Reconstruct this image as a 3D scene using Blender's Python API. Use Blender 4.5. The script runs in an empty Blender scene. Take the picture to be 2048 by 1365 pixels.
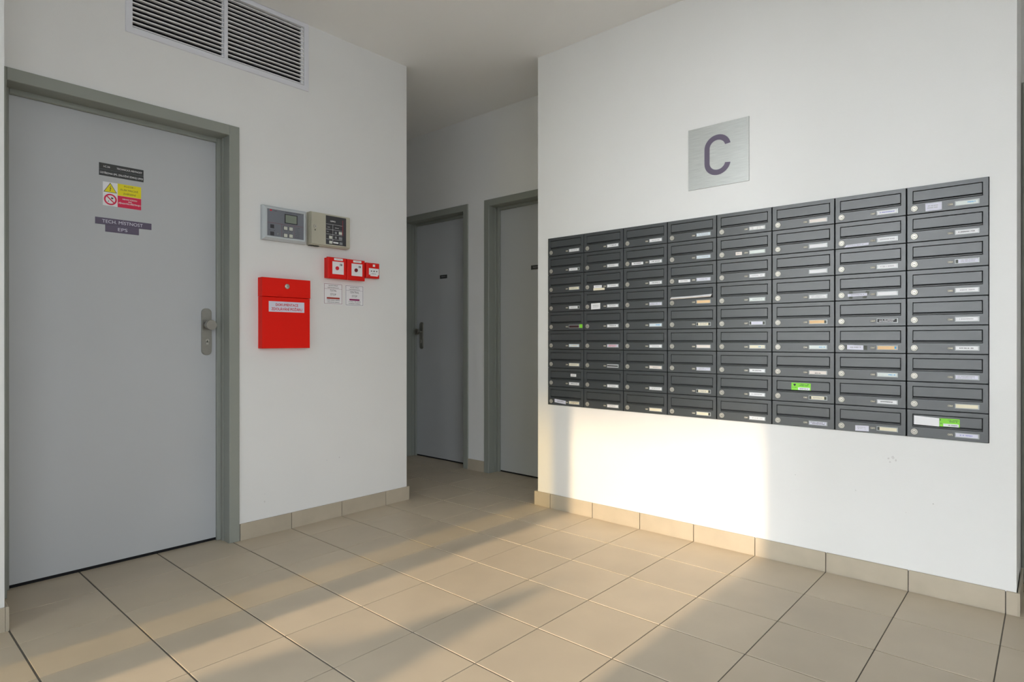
import bpy, math, random
from mathutils import Vector

# ---------------------------------------------------------------- camera, sky, sun, exposure
S = bpy.context.scene
COL = S.collection
cam = bpy.data.objects.new('camera', bpy.data.cameras.new('camera'))
COL.objects.link(cam)
cam.location = (0, 0, 1.0)
cam.rotation_euler = (math.radians(90 - 0.048), 0, math.radians(41.676 - 90))
cam.data.sensor_width = 36
cam.data.lens = 36 * 1215.45 / 2048
cam.data.clip_start = 0.02
S.camera = cam

SUN_EL = 20.0
world = bpy.data.worlds.new('sky')
S.world = world
world.use_nodes = True
wn = world.node_tree.nodes
wn.clear()
sky = wn.new('ShaderNodeTexSky')
sky.sky_type = 'NISHITA'
sky.sun_disc = False
sky.sun_elevation = math.radians(SUN_EL)
sky.sun_rotation = math.radians(-90)
sky.air_density = 1.0
sky.dust_density = 1.5
hs = wn.new('ShaderNodeHueSaturation')
hs.inputs['Saturation'].default_value = 0.12
bg = wn.new('ShaderNodeBackground')
bg.inputs['Strength'].default_value = 0.64
wo = wn.new('ShaderNodeOutputWorld')
world.node_tree.links.new(sky.outputs[0], hs.inputs['Color'])
tint = wn.new('ShaderNodeMix')
tint.data_type = 'RGBA'
tint.blend_type = 'MULTIPLY'
tint.inputs['Factor'].default_value = 1.0
tint.inputs[7].default_value = (0.94, 0.985, 1.07, 1)      # cool daylight
world.node_tree.links.new(hs.outputs[0], tint.inputs[6])
world.node_tree.links.new(tint.outputs[2], bg.inputs['Color'])
world.node_tree.links.new(bg.outputs[0], wo.inputs['Surface'])

sun = bpy.data.objects.new('sun', bpy.data.lights.new('sun', 'SUN'))
COL.objects.link(sun)
sun.data.energy = 2.9
sun.data.angle = math.radians(0.9)
sun.data.color = (1.0, 0.73, 0.46)
sun.rotation_euler = Vector((math.cos(math.radians(SUN_EL)), 0, -math.sin(math.radians(SUN_EL)))).to_track_quat('-Z', 'Y').to_euler()
sun.location = (-6, 1, 4)

def portal(name, loc, direction, sx, sy):
    l = bpy.data.lights.new(name, 'AREA')
    l.shape = 'RECTANGLE'
    l.size, l.size_y = sx, sy
    l.cycles.is_portal = True
    o = bpy.data.objects.new(name, l)
    COL.objects.link(o)
    o.location = loc
    o.rotation_euler = Vector(direction).to_track_quat('-Z', 'Y').to_euler()
portal('sky_portal_front', (-1.84, 0.82, 1.36), (1, 0, 0), 3.2, 2.62)
portal('sky_portal_side', (-.25, -1.54, 1.36), (0, 1, 0), 3.1, 2.62)

S.view_settings.view_transform = 'Standard'
S.view_settings.look = 'None'
S.view_settings.gamma = 1.0
S.view_settings.use_curve_mapping = False
S.view_settings.exposure = 0.52
S.cycles.use_denoising = True
S.cycles.max_bounces = 14
S.cycles.diffuse_bounces = 8
S.cycles.glossy_bounces = 4
S.cycles.transparent_max_bounces = 12
S.cycles.sample_clamp_indirect = 6.0

# ---------------------------------------------------------------- materials
def mat(name, color, rough=0.6, metal=0.0, var=0.04, scale=6.0, bump=0.0, bscale=200.0, spec=0.5, stretch=None, objrand=0.0):
    m = bpy.data.materials.new(name)
    m.use_nodes = True
    nt = m.node_tree
    b = nt.nodes['Principled BSDF']
    b.inputs['Roughness'].default_value = rough
    b.inputs['Metallic'].default_value = metal
    b.inputs['Specular IOR Level'].default_value = spec
    tc = nt.nodes.new('ShaderNodeTexCoord')
    mp = nt.nodes.new('ShaderNodeMapping')
    nt.links.new(tc.outputs['Object'], mp.inputs['Vector'])
    if stretch:
        mp.inputs['Scale'].default_value = stretch
    n = nt.nodes.new('ShaderNodeTexNoise')
    n.inputs['Scale'].default_value = scale
    n.inputs['Detail'].default_value = 5
    nt.links.new(mp.outputs[0], n.inputs['Vector'])
    r = nt.nodes.new('ShaderNodeValToRGB')
    r.color_ramp.elements[0].position = 0.3
    r.color_ramp.elements[1].position = 0.7
    r.color_ramp.elements[0].color = tuple(max(0, c * (1 - var)) for c in color) + (1,)
    r.color_ramp.elements[1].color = tuple(min(1, c * (1 + var)) for c in color) + (1,)
    nt.links.new(n.outputs['Fac'], r.inputs['Fac'])
    out = r.outputs['Color']
    if objrand:
        oi = nt.nodes.new('ShaderNodeObjectInfo')
        ad = nt.nodes.new('ShaderNodeVectorMath')
        ad.operation = 'ADD'
        sc_ = nt.nodes.new('ShaderNodeVectorMath')
        sc_.operation = 'SCALE'
        sc_.inputs[0].default_value = (9.1, 5.3, 3.7)
        nt.links.new(oi.outputs['Random'], sc_.inputs['Scale'])
        nt.links.new(tc.outputs['Object'], ad.inputs[0])
        nt.links.new(sc_.outputs[0], ad.inputs[1])
        nt.links.new(ad.outputs[0], mp.inputs['Vector'])
        mr = nt.nodes.new('ShaderNodeMapRange')
        mr.inputs['To Min'].default_value = 1 - objrand
        mr.inputs['To Max'].default_value = 1 + objrand
        nt.links.new(oi.outputs['Random'], mr.inputs['Value'])
        hsv = nt.nodes.new('ShaderNodeHueSaturation')
        nt.links.new(out, hsv.inputs['Color'])
        nt.links.new(mr.outputs[0], hsv.inputs['Value'])
        out = hsv.outputs['Color']
    nt.links.new(out, b.inputs['Base Color'])
    if bump:
        n2 = nt.nodes.new('ShaderNodeTexNoise')
        n2.inputs['Scale'].default_value = bscale
        n2.inputs['Detail'].default_value = 3
        nt.links.new(mp.outputs[0], n2.inputs['Vector'])
        bp = nt.nodes.new('ShaderNodeBump')
        bp.inputs['Strength'].default_value = bump
        bp.inputs['Distance'].default_value = 0.002
        nt.links.new(n2.outputs['Fac'], bp.inputs['Height'])
        nt.links.new(bp.outputs[0], b.inputs['Normal'])
    return m

def glass_mat(name, tint, gloss=0.08):
    m = bpy.data.materials.new(name)
    m.use_nodes = True
    nt = m.node_tree
    nt.nodes.clear()
    o = nt.nodes.new('ShaderNodeOutputMaterial')
    t = nt.nodes.new('ShaderNodeBsdfTransparent')
    t.inputs['Color'].default_value = tint + (1,)
    g = nt.nodes.new('ShaderNodeBsdfGlossy')
    g.inputs['Roughness'].default_value = 0.02
    mx = nt.nodes.new('ShaderNodeMixShader')
    lw = nt.nodes.new('ShaderNodeFresnel')
    lw.inputs['IOR'].default_value = 1.25 + gloss
    nt.links.new(lw.outputs[0], mx.inputs['Fac'])
    nt.links.new(t.outputs[0], mx.inputs[1])
    nt.links.new(g.outputs[0], mx.inputs[2])
    nt.links.new(mx.outputs[0], o.inputs['Surface'])
    return m

M = dict(
    wall=mat('white_plaster', (.75, .75, .74), .92, var=.012, scale=3, bump=.12, bscale=260, spec=.2),
    ceil=mat('ceiling_paint', (.88, .88, .87), .95, var=.01, scale=2, spec=.1),
    tile=mat('beige_stoneware', (.50, .425, .32), .45, var=.05, scale=5, bump=.10, bscale=420, spec=.45, objrand=.035),
    skirt=mat('beige_skirting', (.43, .375, .29), .5, var=.06, scale=9, bump=.1, bscale=300, objrand=.04),
    grout=mat('grey_grout', (.13, .118, .10), .95, var=.12, scale=30),
    frame=mat('grey_green_enamel', (.265, .28, .25), .42, var=.015, scale=2),
    leaf=mat('light_grey_enamel', (.47, .485, .50), .45, var=.02, scale=1.5, bump=.05, bscale=120),
    gasket=mat('dark_gasket', (.08, .085, .08), .7),
    steel=mat('brushed_steel', (.33, .32, .29), .38, 1.0, var=.06, scale=40, stretch=(1, 1, 12)),
    plate=mat('brushed_sign_steel', (.40, .41, .40), .48, 1.0, var=.10, scale=14, stretch=(1, 1, 30)),
    chrome=mat('nickel_lock', (.52, .50, .45), .42, .6, var=.08, scale=80),
    dark=mat('black_void', (.010, .010, .011), .9),
    void=mat('recess_shade_black', (.006, .006, .007), .95),  # near black in place of shade, behind the grille and under doors
    slat=mat('white_aluminium', (.80, .80, .81), .45, .0, var=.02),
    grille=mat('white_grille_enamel', (.70, .71, .76), .4, var=.01),
    mail=mat('anthracite_powder_coat', (.024, .030, .034), .42, var=.05, scale=8, bump=.06, bscale=900, spec=.85),
    mailbody=mat('mailbox_carcass', (.012, .013, .015), .7),
    holder=mat('clear_plastic_holder', (.34, .36, .37), .25, var=.05),
    white=mat('white_paper', (.80, .80, .82), .8, var=.02, scale=30),
    cream=mat('cream_paper', (.78, .72, .56), .8, var=.03, scale=30),
    pink=mat('pinkish_paper', (.80, .73, .68), .8, var=.02, scale=30),
    orange=mat('orange_paper', (.80, .55, .30), .8, var=.04, scale=30),
    lilac=mat('lilac_paper', (.66, .66, .76), .8, var=.03, scale=30),
    teal=mat('pale_green_paper', (.70, .75, .73), .8, var=.03, scale=30),
    paleblue=mat('pale_blue_paper', (.66, .74, .80), .8, var=.03, scale=30),
    silver=mat('crumpled_foil_paper', (.70, .69, .68), .5, var=.25, scale=90, bump=.6, bscale=120),
    blackcard=mat('black_card', (.015, .015, .017), .6),
    redblack=mat('dark_red_card', (.03, .004, .006), .6),
    tape=mat('black_tape', (.03, .035, .022), .5),
    green=mat('lime_sticker', (.22, .66, .03), .5, var=.02),
    ink=mat('black_print', (.05, .05, .055), .8),
    greyink=mat('grey_print', (.36, .36, .38), .8),
    blueink=mat('blue_print', (.06, .33, .62), .8),
    penink=mat('blue_pen', (.16, .18, .50), .8),
    redink=mat('red_print', (.62, .02, .04), .8),
    tan=mat('engraved_beige', (.74, .69, .56), .7),
    red=mat('fire_red_enamel', (.78, .010, .003), .5, var=.03, scale=3, spec=.2),
    redplastic=mat('fire_red_plastic', (.74, .012, .008), .45, var=.03, scale=6, spec=.25),
    maroon=mat('maroon_button', (.20, .008, .015), .4),
    signred=mat('crimson_print', (.68, .012, .07), .5),
    signyellow=mat('yellow_print', (.80, .70, .0), .5),
    plum=mat('plum_sign', (.105, .085, .135), .5),
    blackplate=mat('black_plate', (.035, .038, .038), .45),
    pgrey=mat('panel_grey_plastic', (.50, .54, .56), .5),
    pface=mat('panel_slate_face', (.16, .17, .20), .5),
    beige=mat('panel_beige_enamel', (.46, .44, .35), .45),
    pdark=mat('panel_dark_window', (.030, .030, .036), .25),
    lcd=mat('lcd_green', (.20, .235, .19), .3),
    button=mat('ivory_button', (.58, .60, .54), .5),
    dimbutton=mat('dim_button', (.22, .23, .24), .5),
    mullion=mat('dark_window_frame', (.12, .125, .13), .5),
    glass=glass_mat('clear_glass', (.97, .98, .97)),
    tint=glass_mat('amber_green_glass', (.62, .59, .37)),
    paving=mat('concrete_paving', (.66, .67, .68), .9, var=.08, scale=2),
    facade=mat('render_facade', (.62, .60, .56), .9, var=.04, scale=1),
    shadow_shrub=mat('shrub_foliage', (.04, .09, .025), .8, var=.4, scale=20),
    news=mat('newsprint', (.66, .58, .52), .85, var=.08, scale=40),
    scuff=mat('grey_scuff', (.60, .59, .585), .95, var=.1, scale=60),
)

# ---------------------------------------------------------------- mesh helpers
class MB:
    def __init__(s):
        s.v, s.f, s.segs = [], [], []
    def split(s):
        out = []
        for q, (v0, f0) in enumerate(s.segs):
            v1, f1 = s.segs[q + 1] if q + 1 < len(s.segs) else (len(s.v), len(s.f))
            m_ = MB()
            m_.add(s.v[v0:v1], [tuple(i - v0 for i in f) for f in s.f[f0:f1]])
            out.append(m_)
        return out
    def add(s, vs, fs):
        o = len(s.v)
        s.v += [tuple(p) for p in vs]
        s.f += [tuple(i + o for i in f) for f in fs]
        return s
    def box(s, x0, x1, y0, y1, z0, z1, c=0.0):
        if not c:
            return s.add([(x0, y0, z0), (x1, y0, z0), (x1, y1, z0), (x0, y1, z0), (x0, y0, z1), (x1, y0, z1), (x1, y1, z1), (x0, y1, z1)],
                         [(0, 3, 2, 1), (4, 5, 6, 7), (0, 1, 5, 4), (1, 2, 6, 5), (2, 3, 7, 6), (3, 0, 4, 7)])
        # chamfer on the -y (front) rim
        back = [(x0, y1, z0), (x1, y1, z0), (x1, y1, z1), (x0, y1, z1)]
        mid = [(x0, y0 + c, z0), (x1, y0 + c, z0), (x1, y0 + c, z1), (x0, y0 + c, z1)]
        fr = [(x0 + c, y0, z0 + c), (x1 - c, y0, z0 + c), (x1 - c, y0, z1 - c), (x0 + c, y0, z1 - c)]
        fs = [(8, 9, 10, 11), (3, 2, 1, 0)]
        for i in range(4):
            j = (i + 1) % 4
            fs += [(i, j, 4 + j, 4 + i), (4 + i, 4 + j, 8 + j, 8 + i)]
        return s.add(back + mid + fr, fs)
    def ring(s, x0, x1, z0, z1, hx0, hx1, hz0, hz1, y0, y1, c=0.0, ci=0.0):
        # rectangular frame with its front at y0 and back at y1
        def R(a, b, d, e, y):
            return [(a, y, d), (b, y, d), (b, y, e), (a, y, e)]
        L = [R(x0, x1, z0, z1, y1), R(x0, x1, z0, z1, y0 + c), R(x0 + c, x1 - c, z0 + c, z1 - c, y0),
             R(hx0 - ci, hx1 + ci, hz0 - ci, hz1 + ci, y0), R(hx0, hx1, hz0, hz1, y0 + ci), R(hx0, hx1, hz0, hz1, y1)]
        vs = sum(L, [])
        fs = []
        n = len(L)
        for k in range(n):
            a, b = k * 4, ((k + 1) % n) * 4
            for i in range(4):
                j = (i + 1) % 4
                fs.append((a + i, a + j, b + j, b + i))
        return s.add(vs, fs)
    def poly(s, pts, y0, y1):
        # pts: (x,z) counter-clockwise seen from -y
        n = len(pts)
        vs = [(x, y0, z) for x, z in pts] + [(x, y1, z) for x, z in pts]
        fs = [tuple(range(n)), tuple(range(2 * n - 1, n - 1, -1))]
        for i in range(n):
            j = (i + 1) % n
            fs.append((i, n + i, n + j, j))
        return s.add(vs, fs)
    def disc(s, cx, cz, prof, n=24):
        # lathe about the y axis: prof = [(r, y), ...] from back to front
        vs, fs = [], []
        for r, y in prof:
            for k in range(n):
                a = 2 * math.pi * k / n
                vs.append((cx + r * math.cos(a), y, cz + r * math.sin(a)))
        for q in range(len(prof) - 1):
            for k in range(n):
                j = (k + 1) % n
                fs.append((q * n + k, q * n + j, (q + 1) * n + j, (q + 1) * n + k))
        m = len(prof) - 1
        fs.append(tuple(m * n + k for k in range(n)))
        fs.append(tuple(n - 1 - k for k in range(n)))
        return s.add(vs, fs)
    def mesh(s, name, m, off=(0, 0, 0)):
        me = bpy.data.meshes.new(name)
        me.from_pydata([(x - off[0], y - off[1], z - off[2]) for x, y, z in s.v], [], s.f)
        me.materials.append(m)
        me.update()
        return me

FINE = {'print', 'card_print', 'sticker_print', 'label_print', 'keypad_print', 'arrow_print', 'scuff_mark'}
def link(name, me, parent=None):
    o = bpy.data.objects.new(name, me)
    if name in FINE:
        o['kind'] = 'stuff'                # unreadable fine print, too small to pick apart
    COL.objects.link(o)
    if parent:
        o.parent = parent
    return o

def smooth(o):
    for p in o.data.polygons:
        p.use_smooth = True
    return o

def tag(o, label=None, cat=None, group=None, kind=None):
    if label: o['label'] = label
    if cat: o['category'] = cat
    if group: o['group'] = group
    if kind: o['kind'] = kind
    return o

class Thing:
    """An Empty at the base of a thing; parts are drawn in the coordinates of `org` (shifted to the Empty)."""
    def __init__(s, name, label, cat, loc, rotz=0.0, org=None, group=None, kind=None):
        s.o = bpy.data.objects.new(name, None)
        COL.objects.link(s.o)
        s.o.location = loc
        s.o.rotation_euler = (0, 0, rotz)
        s.o.empty_display_size = .05
        s.org = loc if org is None else org
        tag(s.o, label, cat, group, kind)
    def part(s, name, mb, m, parent=None, label=None):
        if name == 'lettering' and len(mb.segs) > 1:        # one part for each line of lettering
            return [s.part(name, q, m, parent, label) for q in mb.split()][0]
        o = link(name, mb.mesh(name, m, s.org), parent or s.o)
        if label: o['label'] = label
        return o

TEXT_CACHE = {}
def text_geo(txt):
    bold = 0.0
    key = (txt, bold)
    if key in TEXT_CACHE:
        return TEXT_CACHE[key]
    cu = bpy.data.curves.new('t', 'FONT')
    cu.body = txt
    cu.size = 1
    cu.resolution_u = 3
    cu.offset = bold
    o = bpy.data.objects.new('t', cu)
    me = bpy.data.meshes.new_from_object(o)
    vs = [tuple(v.co) for v in me.vertices]
    fs = [tuple(p.vertices) for p in me.polygons]
    bpy.data.objects.remove(o)
    bpy.data.meshes.remove(me)
    bpy.data.curves.remove(cu)
    TEXT_CACHE[key] = (vs, fs)
    return vs, fs

def text(mb, txt, x0, x1, z0, z1, y, bold=0.0, capfrom=None):
    """Lettering stretched to fill x0..x1; the cap height z0..z1 is measured on `capfrom` (no accents)."""
    vs, fs = text_geo(txt)
    if not vs:
        return mb
    if bold > .005:                      # heavier strokes: the outlines repeated a hair's breadth apart
        n_, out, of = len(vs), [], []
        for q, (dx, dy) in enumerate(((-bold, 0), (bold, 0), (0, -bold), (0, bold))):
            of += [tuple(i + len(out) for i in f) for f in fs]
            out += [(v[0] + dx, v[1] + dy, q * .00007) for v in vs]
        vs, fs = out, of
    xa, xb = min(v[0] for v in vs), max(v[0] for v in vs)
    cv = text_geo(capfrom)[0] if capfrom else vs
    za, zb = min(v[1] for v in cv), max(v[1] for v in cv)
    sx, sz = (x1 - x0) / (xb - xa), (z1 - z0) / (zb - za)
    mb.segs.append((len(mb.v), len(mb.f)))
    return mb.add([(x0 + (v[0] - xa) * sx, y - v[2], z0 + (v[1] - za) * sz) for v in vs], fs)

def quad(mb, x0, x1, z0, z1, y):
    return mb.add([(x0, y, z0), (x1, y, z0), (x1, y, z1), (x0, y, z1)], [(0, 1, 2, 3)])

def marks(mb, x0, x1, z0, z1, y, rng, rows=1):
    """Unreadable fine print: rows of letter-sized ticks with word gaps."""
    hz = (z1 - z0) / rows
    for r in range(rows):
        x = x0 + rng.uniform(0, .12) * (x1 - x0)
        end = x1 - rng.uniform(0, .15) * (x1 - x0)
        zt = z1 - r * hz - hz * .18
        while x < end:
            w = rng.uniform(.0012, .0022)
            if rng.random() < .14:
                x += .002
                continue
            quad(mb, x, min(x + w, end), zt - hz * .6 * rng.uniform(.75, 1), zt, y)
            x += w + .0008
    return mb

def grid_wall(name, axis, p0, p1, a0, a1, z0, z1, holes, m, label):
    """A wall slab built round rectangular openings. axis 'x': runs along X, thick in Y p0..p1."""
    us = sorted({a0, a1} | {h[0] for h in holes} | {h[1] for h in holes})
    zs = sorted({z0, z1} | {h[2] for h in holes} | {h[3] for h in holes})
    us = [u for u in us if a0 <= u <= a1]
    zs = [z for z in zs if z0 <= z <= z1]
    mb = MB()
    for i in range(len(us) - 1):
        k = 0
        while k < len(zs) - 1:
            uc = (us[i] + us[i + 1]) / 2
            def solid(k):
                zc = (zs[k] + zs[k + 1]) / 2
                return not any(h[0] < uc < h[1] and h[2] < zc < h[3] for h in holes)
            if not solid(k):
                k += 1
                continue
            e = k
            while e + 1 < len(zs) - 1 and solid(e + 1):
                e += 1
            if axis == 'x':
                mb.box(us[i], us[i + 1], p0, p1, zs[k], zs[e + 1])
            else:
                mb.box(p0, p1, us[i], us[i + 1], zs[k], zs[e + 1])
            k = e + 1
    o = link(name, mb.mesh(name, m))
    return tag(o, label, 'wall', kind='structure')

# ---------------------------------------------------------------- the room shell
H = 2.722
XR, YL, XF = 2.870, 3.034, 3.305           # right wall face, left wall face, far wall face
XLE, YRE, YR0 = 2.412, 2.343, 0.0985        # end of the left wall, ends of the right wall
NX, NY = 0.400, 2.693                      # corner of the near left wall
XG, YG = -1.90, -1.60                      # glazed sides behind the camera
D1 = (0.457, 1.308, 2.011)                 # door 1 opening (x0, x1, top)

grid_wall('wall_left', 'x', YL, YL + .24, NX, XLE, 0, H,
          [(D1[0] - .025, D1[1] + .025, -1, D1[2] + .025), (.889, 1.711, 2.382, 2.697)], M['wall'],
          'white plastered wall with the alarm panels and ventilation grille')
tag(link('wall_corridor', MB().box(XLE - .2, XLE, YL + .24, 5.2, 0, H).mesh('wall_corridor', M['wall'])),
    'white corridor side wall behind the alarm panel wall', 'wall', kind='structure')
tag(link('wall_end', MB().box(XLE, XF + .2, 5.2, 5.4, 0, H).mesh('wall_end', M['wall'])),
    'white wall closing the far end of the corridor', 'wall', kind='structure')
tag(link('wall_near', MB().box(XG, NX, NY, YL + .24, 0, H).mesh('wall_near', M['wall'])),
    'white projecting wall edge beside the technical room door', 'wall', kind='structure')
BY0, BY1, BZ0, BZ1 = 0.1768, 2.2614, 0.6163, 1.6108     # mailbox niche
grid_wall('wall_right', 'y', XR, XR + .27, YR0, YRE, 0, H, [(BY0, BY1, BZ0, BZ1)], M['wall'],
          'white wall carrying the bank of mailboxes and the letter sign')
tag(link('wall_right_core', MB().box(XR + .27, XF, YR0, YRE, 0, H).mesh('wall_right_core', M['wall'])),
    'white masonry core behind the mailbox wall', 'wall', kind='structure')
FD1 = (3.446, 4.160, 2.011)
FD2 = (2.400, 3.168, 2.011)
grid_wall('wall_far', 'y', XF, XF + .2, YRE - .3, 5.2, 0, H,
          [(FD1[0] - .025, FD1[1] + .025, -1, 2.036), (FD2[0] - .025, FD2[1] + .025, -1, 2.036)], M['wall'],
          'white far corridor wall with two grey doors')
XD4 = 3.270
grid_wall('wall_recess', 'y', XD4, XD4 + .2, YG, YR0, 0, H, [(-.785, .0715, -1, 2.036)], M['wall'],
          'white recessed wall at the free end of the mailbox wall')
ceil = MB().box(XG - .1, XF + .2, YG - .1, 5.4, H, H + .15)
tag(link('ceiling', ceil.mesh('ceiling', M['ceil'])), 'plain white painted ceiling', 'ceiling', kind='structure')

# unseen glazing behind the camera, added to let sun and sky light in
def glazed(name, label, axis, pos, spans, z0, z1, posts, lo, hi, mats):
    t = Thing(name, label, 'window', (pos, (lo + hi) / 2, 0) if axis == 'y' else ((lo + hi) / 2, pos, 0), kind='structure')
    def b(a, c, z, zz, th, m, nm):
        mb = MB()
        if axis == 'y': mb.box(pos - th, pos + th, a, c, z, zz)
        else: mb.box(a, c, pos - th, pos + th, z, zz)
        t.part(nm, mb, m)
    for a, c in posts: b(a, c, 0, H, .04, M['mullion'], 'post')
    for (a, c), g in zip(spans, mats):
        b(a, c, 0, z0, .03, M['mullion'], 'bottom_rail')
        b(a, c, z1, H, .03, M['mullion'], 'top_rail')
        b(a, c, z0, z1, .005, g, 'pane')
glazed('added_window_1', 'added unseen glazed entrance front with dark posts', 'y', XG, [(-.75, .80), (1.0, 2.09), (2.235, 2.40)], .05, 2.68,
       [(-.87, -.75), (.80, 1.0), (2.09, 2.235), (2.40, 2.693)], -.87, 2.693, [M['glass'], M['glass'], M['tint']])  # posts and tinted pane added to shape the sun bands
glazed('added_window_2', 'added unseen glazed side of the lobby with dark posts', 'x', YG, [(-1.8, -.30), (-.22, 1.30)], .05, 2.68,
       [(-1.94, -1.8), (-.30, -.22), (1.30, 1.40)], -1.9, 1.40, [M['glass'], M['glass']])  # second glazed side, added to brighten the alarm panel wall
tag(link('wall_side', MB().box(1.40, XD4, YG - .1, YG + .04, 0, H).mesh('wall_side', M['wall'])), 'white wall beside the glazed lobby side', 'wall', kind='structure')

tag(link('wall_front', MB().box(XG - .1, XG + .06, YG, -.87, 0, H).mesh('wall_front', M['wall'])), 'white wall beside the glazed entrance front', 'wall', kind='structure')

# floor: grout bed with loose tiles on it
GX, GY, TX, TY = 1.6345, 2.8451, .30579, .30179
floor = link('floor', MB().box(XG - .1, XF + .2, YG - .1, 5.3, -.12, -.0026).mesh('floor', M['grout']))
tag(floor, 'floor of square beige stoneware tiles with grey joints', 'floor', kind='structure')
gx, gy = .0030, .0017
def tile_mesh():
    a, b, c = TX / 2 - gx, TY / 2 - gy, .0009
    L = []
    for e, z in ((0, -.0026), (0, -c), (c, 0)):
        L += [(-a + e, -b + e, z), (a - e, -b + e, z), (a - e, b - e, z), (-a + e, b - e, z)]
    fs = [(8, 9, 10, 11)]
    for k in (0, 4):
        for i in range(4):
            j = (i + 1) % 4
            fs.append((k + i, k + j, k + 4 + j, k + 4 + i))
    return L, fs
tv, tf = tile_mesh()
tme = bpy.data.meshes.new('floor_tile')
tme.from_pydata(tv, [], tf)
tme.materials.append(M['tile'])
yaw = math.radians(41.676)
rest = MB()
for i in range(-13, 7):
    for j in range(-15, 9):
        x, y = GX + (i + .5) * TX, GY + (j + .5) * TY
        if x < XG or y < YG or x > XF + .15 or y > 5.2: continue
        if x < NX - .16 and y > NY + .16: continue
        if x < XLE - .3 and y > YL + .3: continue
        d = x * math.cos(yaw) + y * math.sin(yaw)
        r = x * math.sin(yaw) - y * math.cos(yaw)
        if d > .6 and abs(r / d) < 1.15:
            o = link('floor_tile', tme, floor)
            o.location = (x, y, 0)
        else:
            rest.add([(p[0] + x, p[1] + y, p[2]) for p in tv], tf)
ro = link('floor_tiling', rest.mesh('floor_tiling', M['tile']), floor)
ro['kind'] = 'stuff'

# skirting tiles
SH, ST = .083, .010
def skirting(name, label, pieces, bed):
    r = link(name, bed.mesh(name, M['grout']))
    tag(r, label, 'baseboard', kind='structure')
    for b in pieces:
        x0, x1, y0, y1 = b
        link('skirting_tile', chamf(x0, x1, y0, y1, .0, SH).mesh('skirting_tile', M['skirt']), r)
def chamf(x0, x1, y0, y1, z0, z1, c=.0012):
    L = []
    for e, z in ((0, z0), (0, z1 - c), (c, z1)):
        L += [(x0 + e, y0 + e, z), (x1 - e, y0 + e, z), (x1 - e, y1 - e, z), (x0 + e, y1 - e, z)]
    fs = [(8, 9, 10, 11), (3, 2, 1, 0)]
    for k in (0, 4):
        for i in range(4):
            j = (i + 1) % 4
            fs.append((k + i, k + j, k + 4 + j, k + 4 + i))
    return MB().add(L, fs)
def runs(a, b, joints, g=.0036):
    js = [a] + [q for q in sorted(joints) if a + .01 < q < b - .01] + [b]
    return [(js[k] + (g / 2 if k else 0), js[k + 1] - (g / 2 if k < len(js) - 2 else 0)) for k in range(len(js) - 1)]
XJ = [GX + k * TX for k in range(-14, 8)]
YJ = [GY + k * TY for k in range(-16, 10)]
f_ = YL - ST
skirting('baseboard_left', 'beige skirting tiles below the alarm panels',
         [(a, b, f_, YL - .001) for a, b in runs(1.362, XLE + .013, XJ)] + [(XLE + .001, XLE + .013, a, b) for a, b in runs(YL + .001, 5.19, YJ)],
         MB().box(1.364, XLE + .005, YL - .004, YL - .0005, 0, SH - .004))
f_ = XR - ST
skirting('baseboard_right', 'beige skirting tiles below the mailboxes',
         [(f_, XR - .001, a, b) for a, b in runs(YR0 - .003, YRE + .020, YJ)] + [(XR + .001, XF - .002, YRE + .001, YRE + .018), (XR - .008, 3.20, YR0 - .010, YR0 - .003)],
         MB().box(XR - .004, XR - .0005, YR0, YRE, 0, SH - .004))
skirting('baseboard_near', 'beige skirting tiles on the projecting wall edge',
         [(a, b, NY - ST, NY - .001) for a, b in runs(XG + .06, NX, XJ)] + [(NX + .001, NX + .011, NY - ST, YL - .001)],
         MB().box(XG + .06, NX, NY - .004, NY - .0005, 0, SH - .004))
skirting('baseboard_far', 'short beige skirting tile between the two corridor doors',
         [(XF - ST, XF - .001, 3.2185, 3.393)], MB().box(XF - .004, XF - .0005, 3.222, 3.39, 0, SH - .004))

# a few rubbed marks on the plaster
rng = random.Random(4)
wr = bpy.data.objects['wall_right']
sm = MB()
for y, z, s in [(.50, .52, .006), (.485, .525, .008), (.475, .515, .006), (.495, .505, .005), (.35, .36, .004), (.62, .37, .004), (.86, .40, .003), (1.9, .36, .003), (.44, .31, .003)]:
    a = rng.uniform(0, 3)
    pts = [(s * rng.uniform(.4, 1) * math.cos(a + q), s * rng.uniform(.4, 1) * math.sin(a + q)) for q in (0, 1.2, 2.3, 3.4, 4.5, 5.5)]
    sm.add([(XR - .0006, y - p, z + q) for p, q in pts], [tuple(range(6))])
link('scuff_mark', sm.mesh('scuff_mark', M['scuff']), wr)
wl = bpy.data.objects['wall_left']
sm = MB()
for x, z, s in [(1.49, .17, .007), (1.492, .21, .003), (1.85, .33, .004), (1.93, .335, .005)]:
    a = rng.uniform(0, 3)
    pts = [(s * rng.uniform(.4, 1) * math.cos(a + q), s * rng.uniform(.4, 1) * math.sin(a + q)) for q in (0, 1.2, 2.3, 3.4, 4.5, 5.5)]
    sm.add([(x + p, YL - .0006, z + q) for p, q in pts], [tuple(range(6))])
link('scuff_mark', sm.mesh('scuff_mark', M['scuff']), wl)

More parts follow.
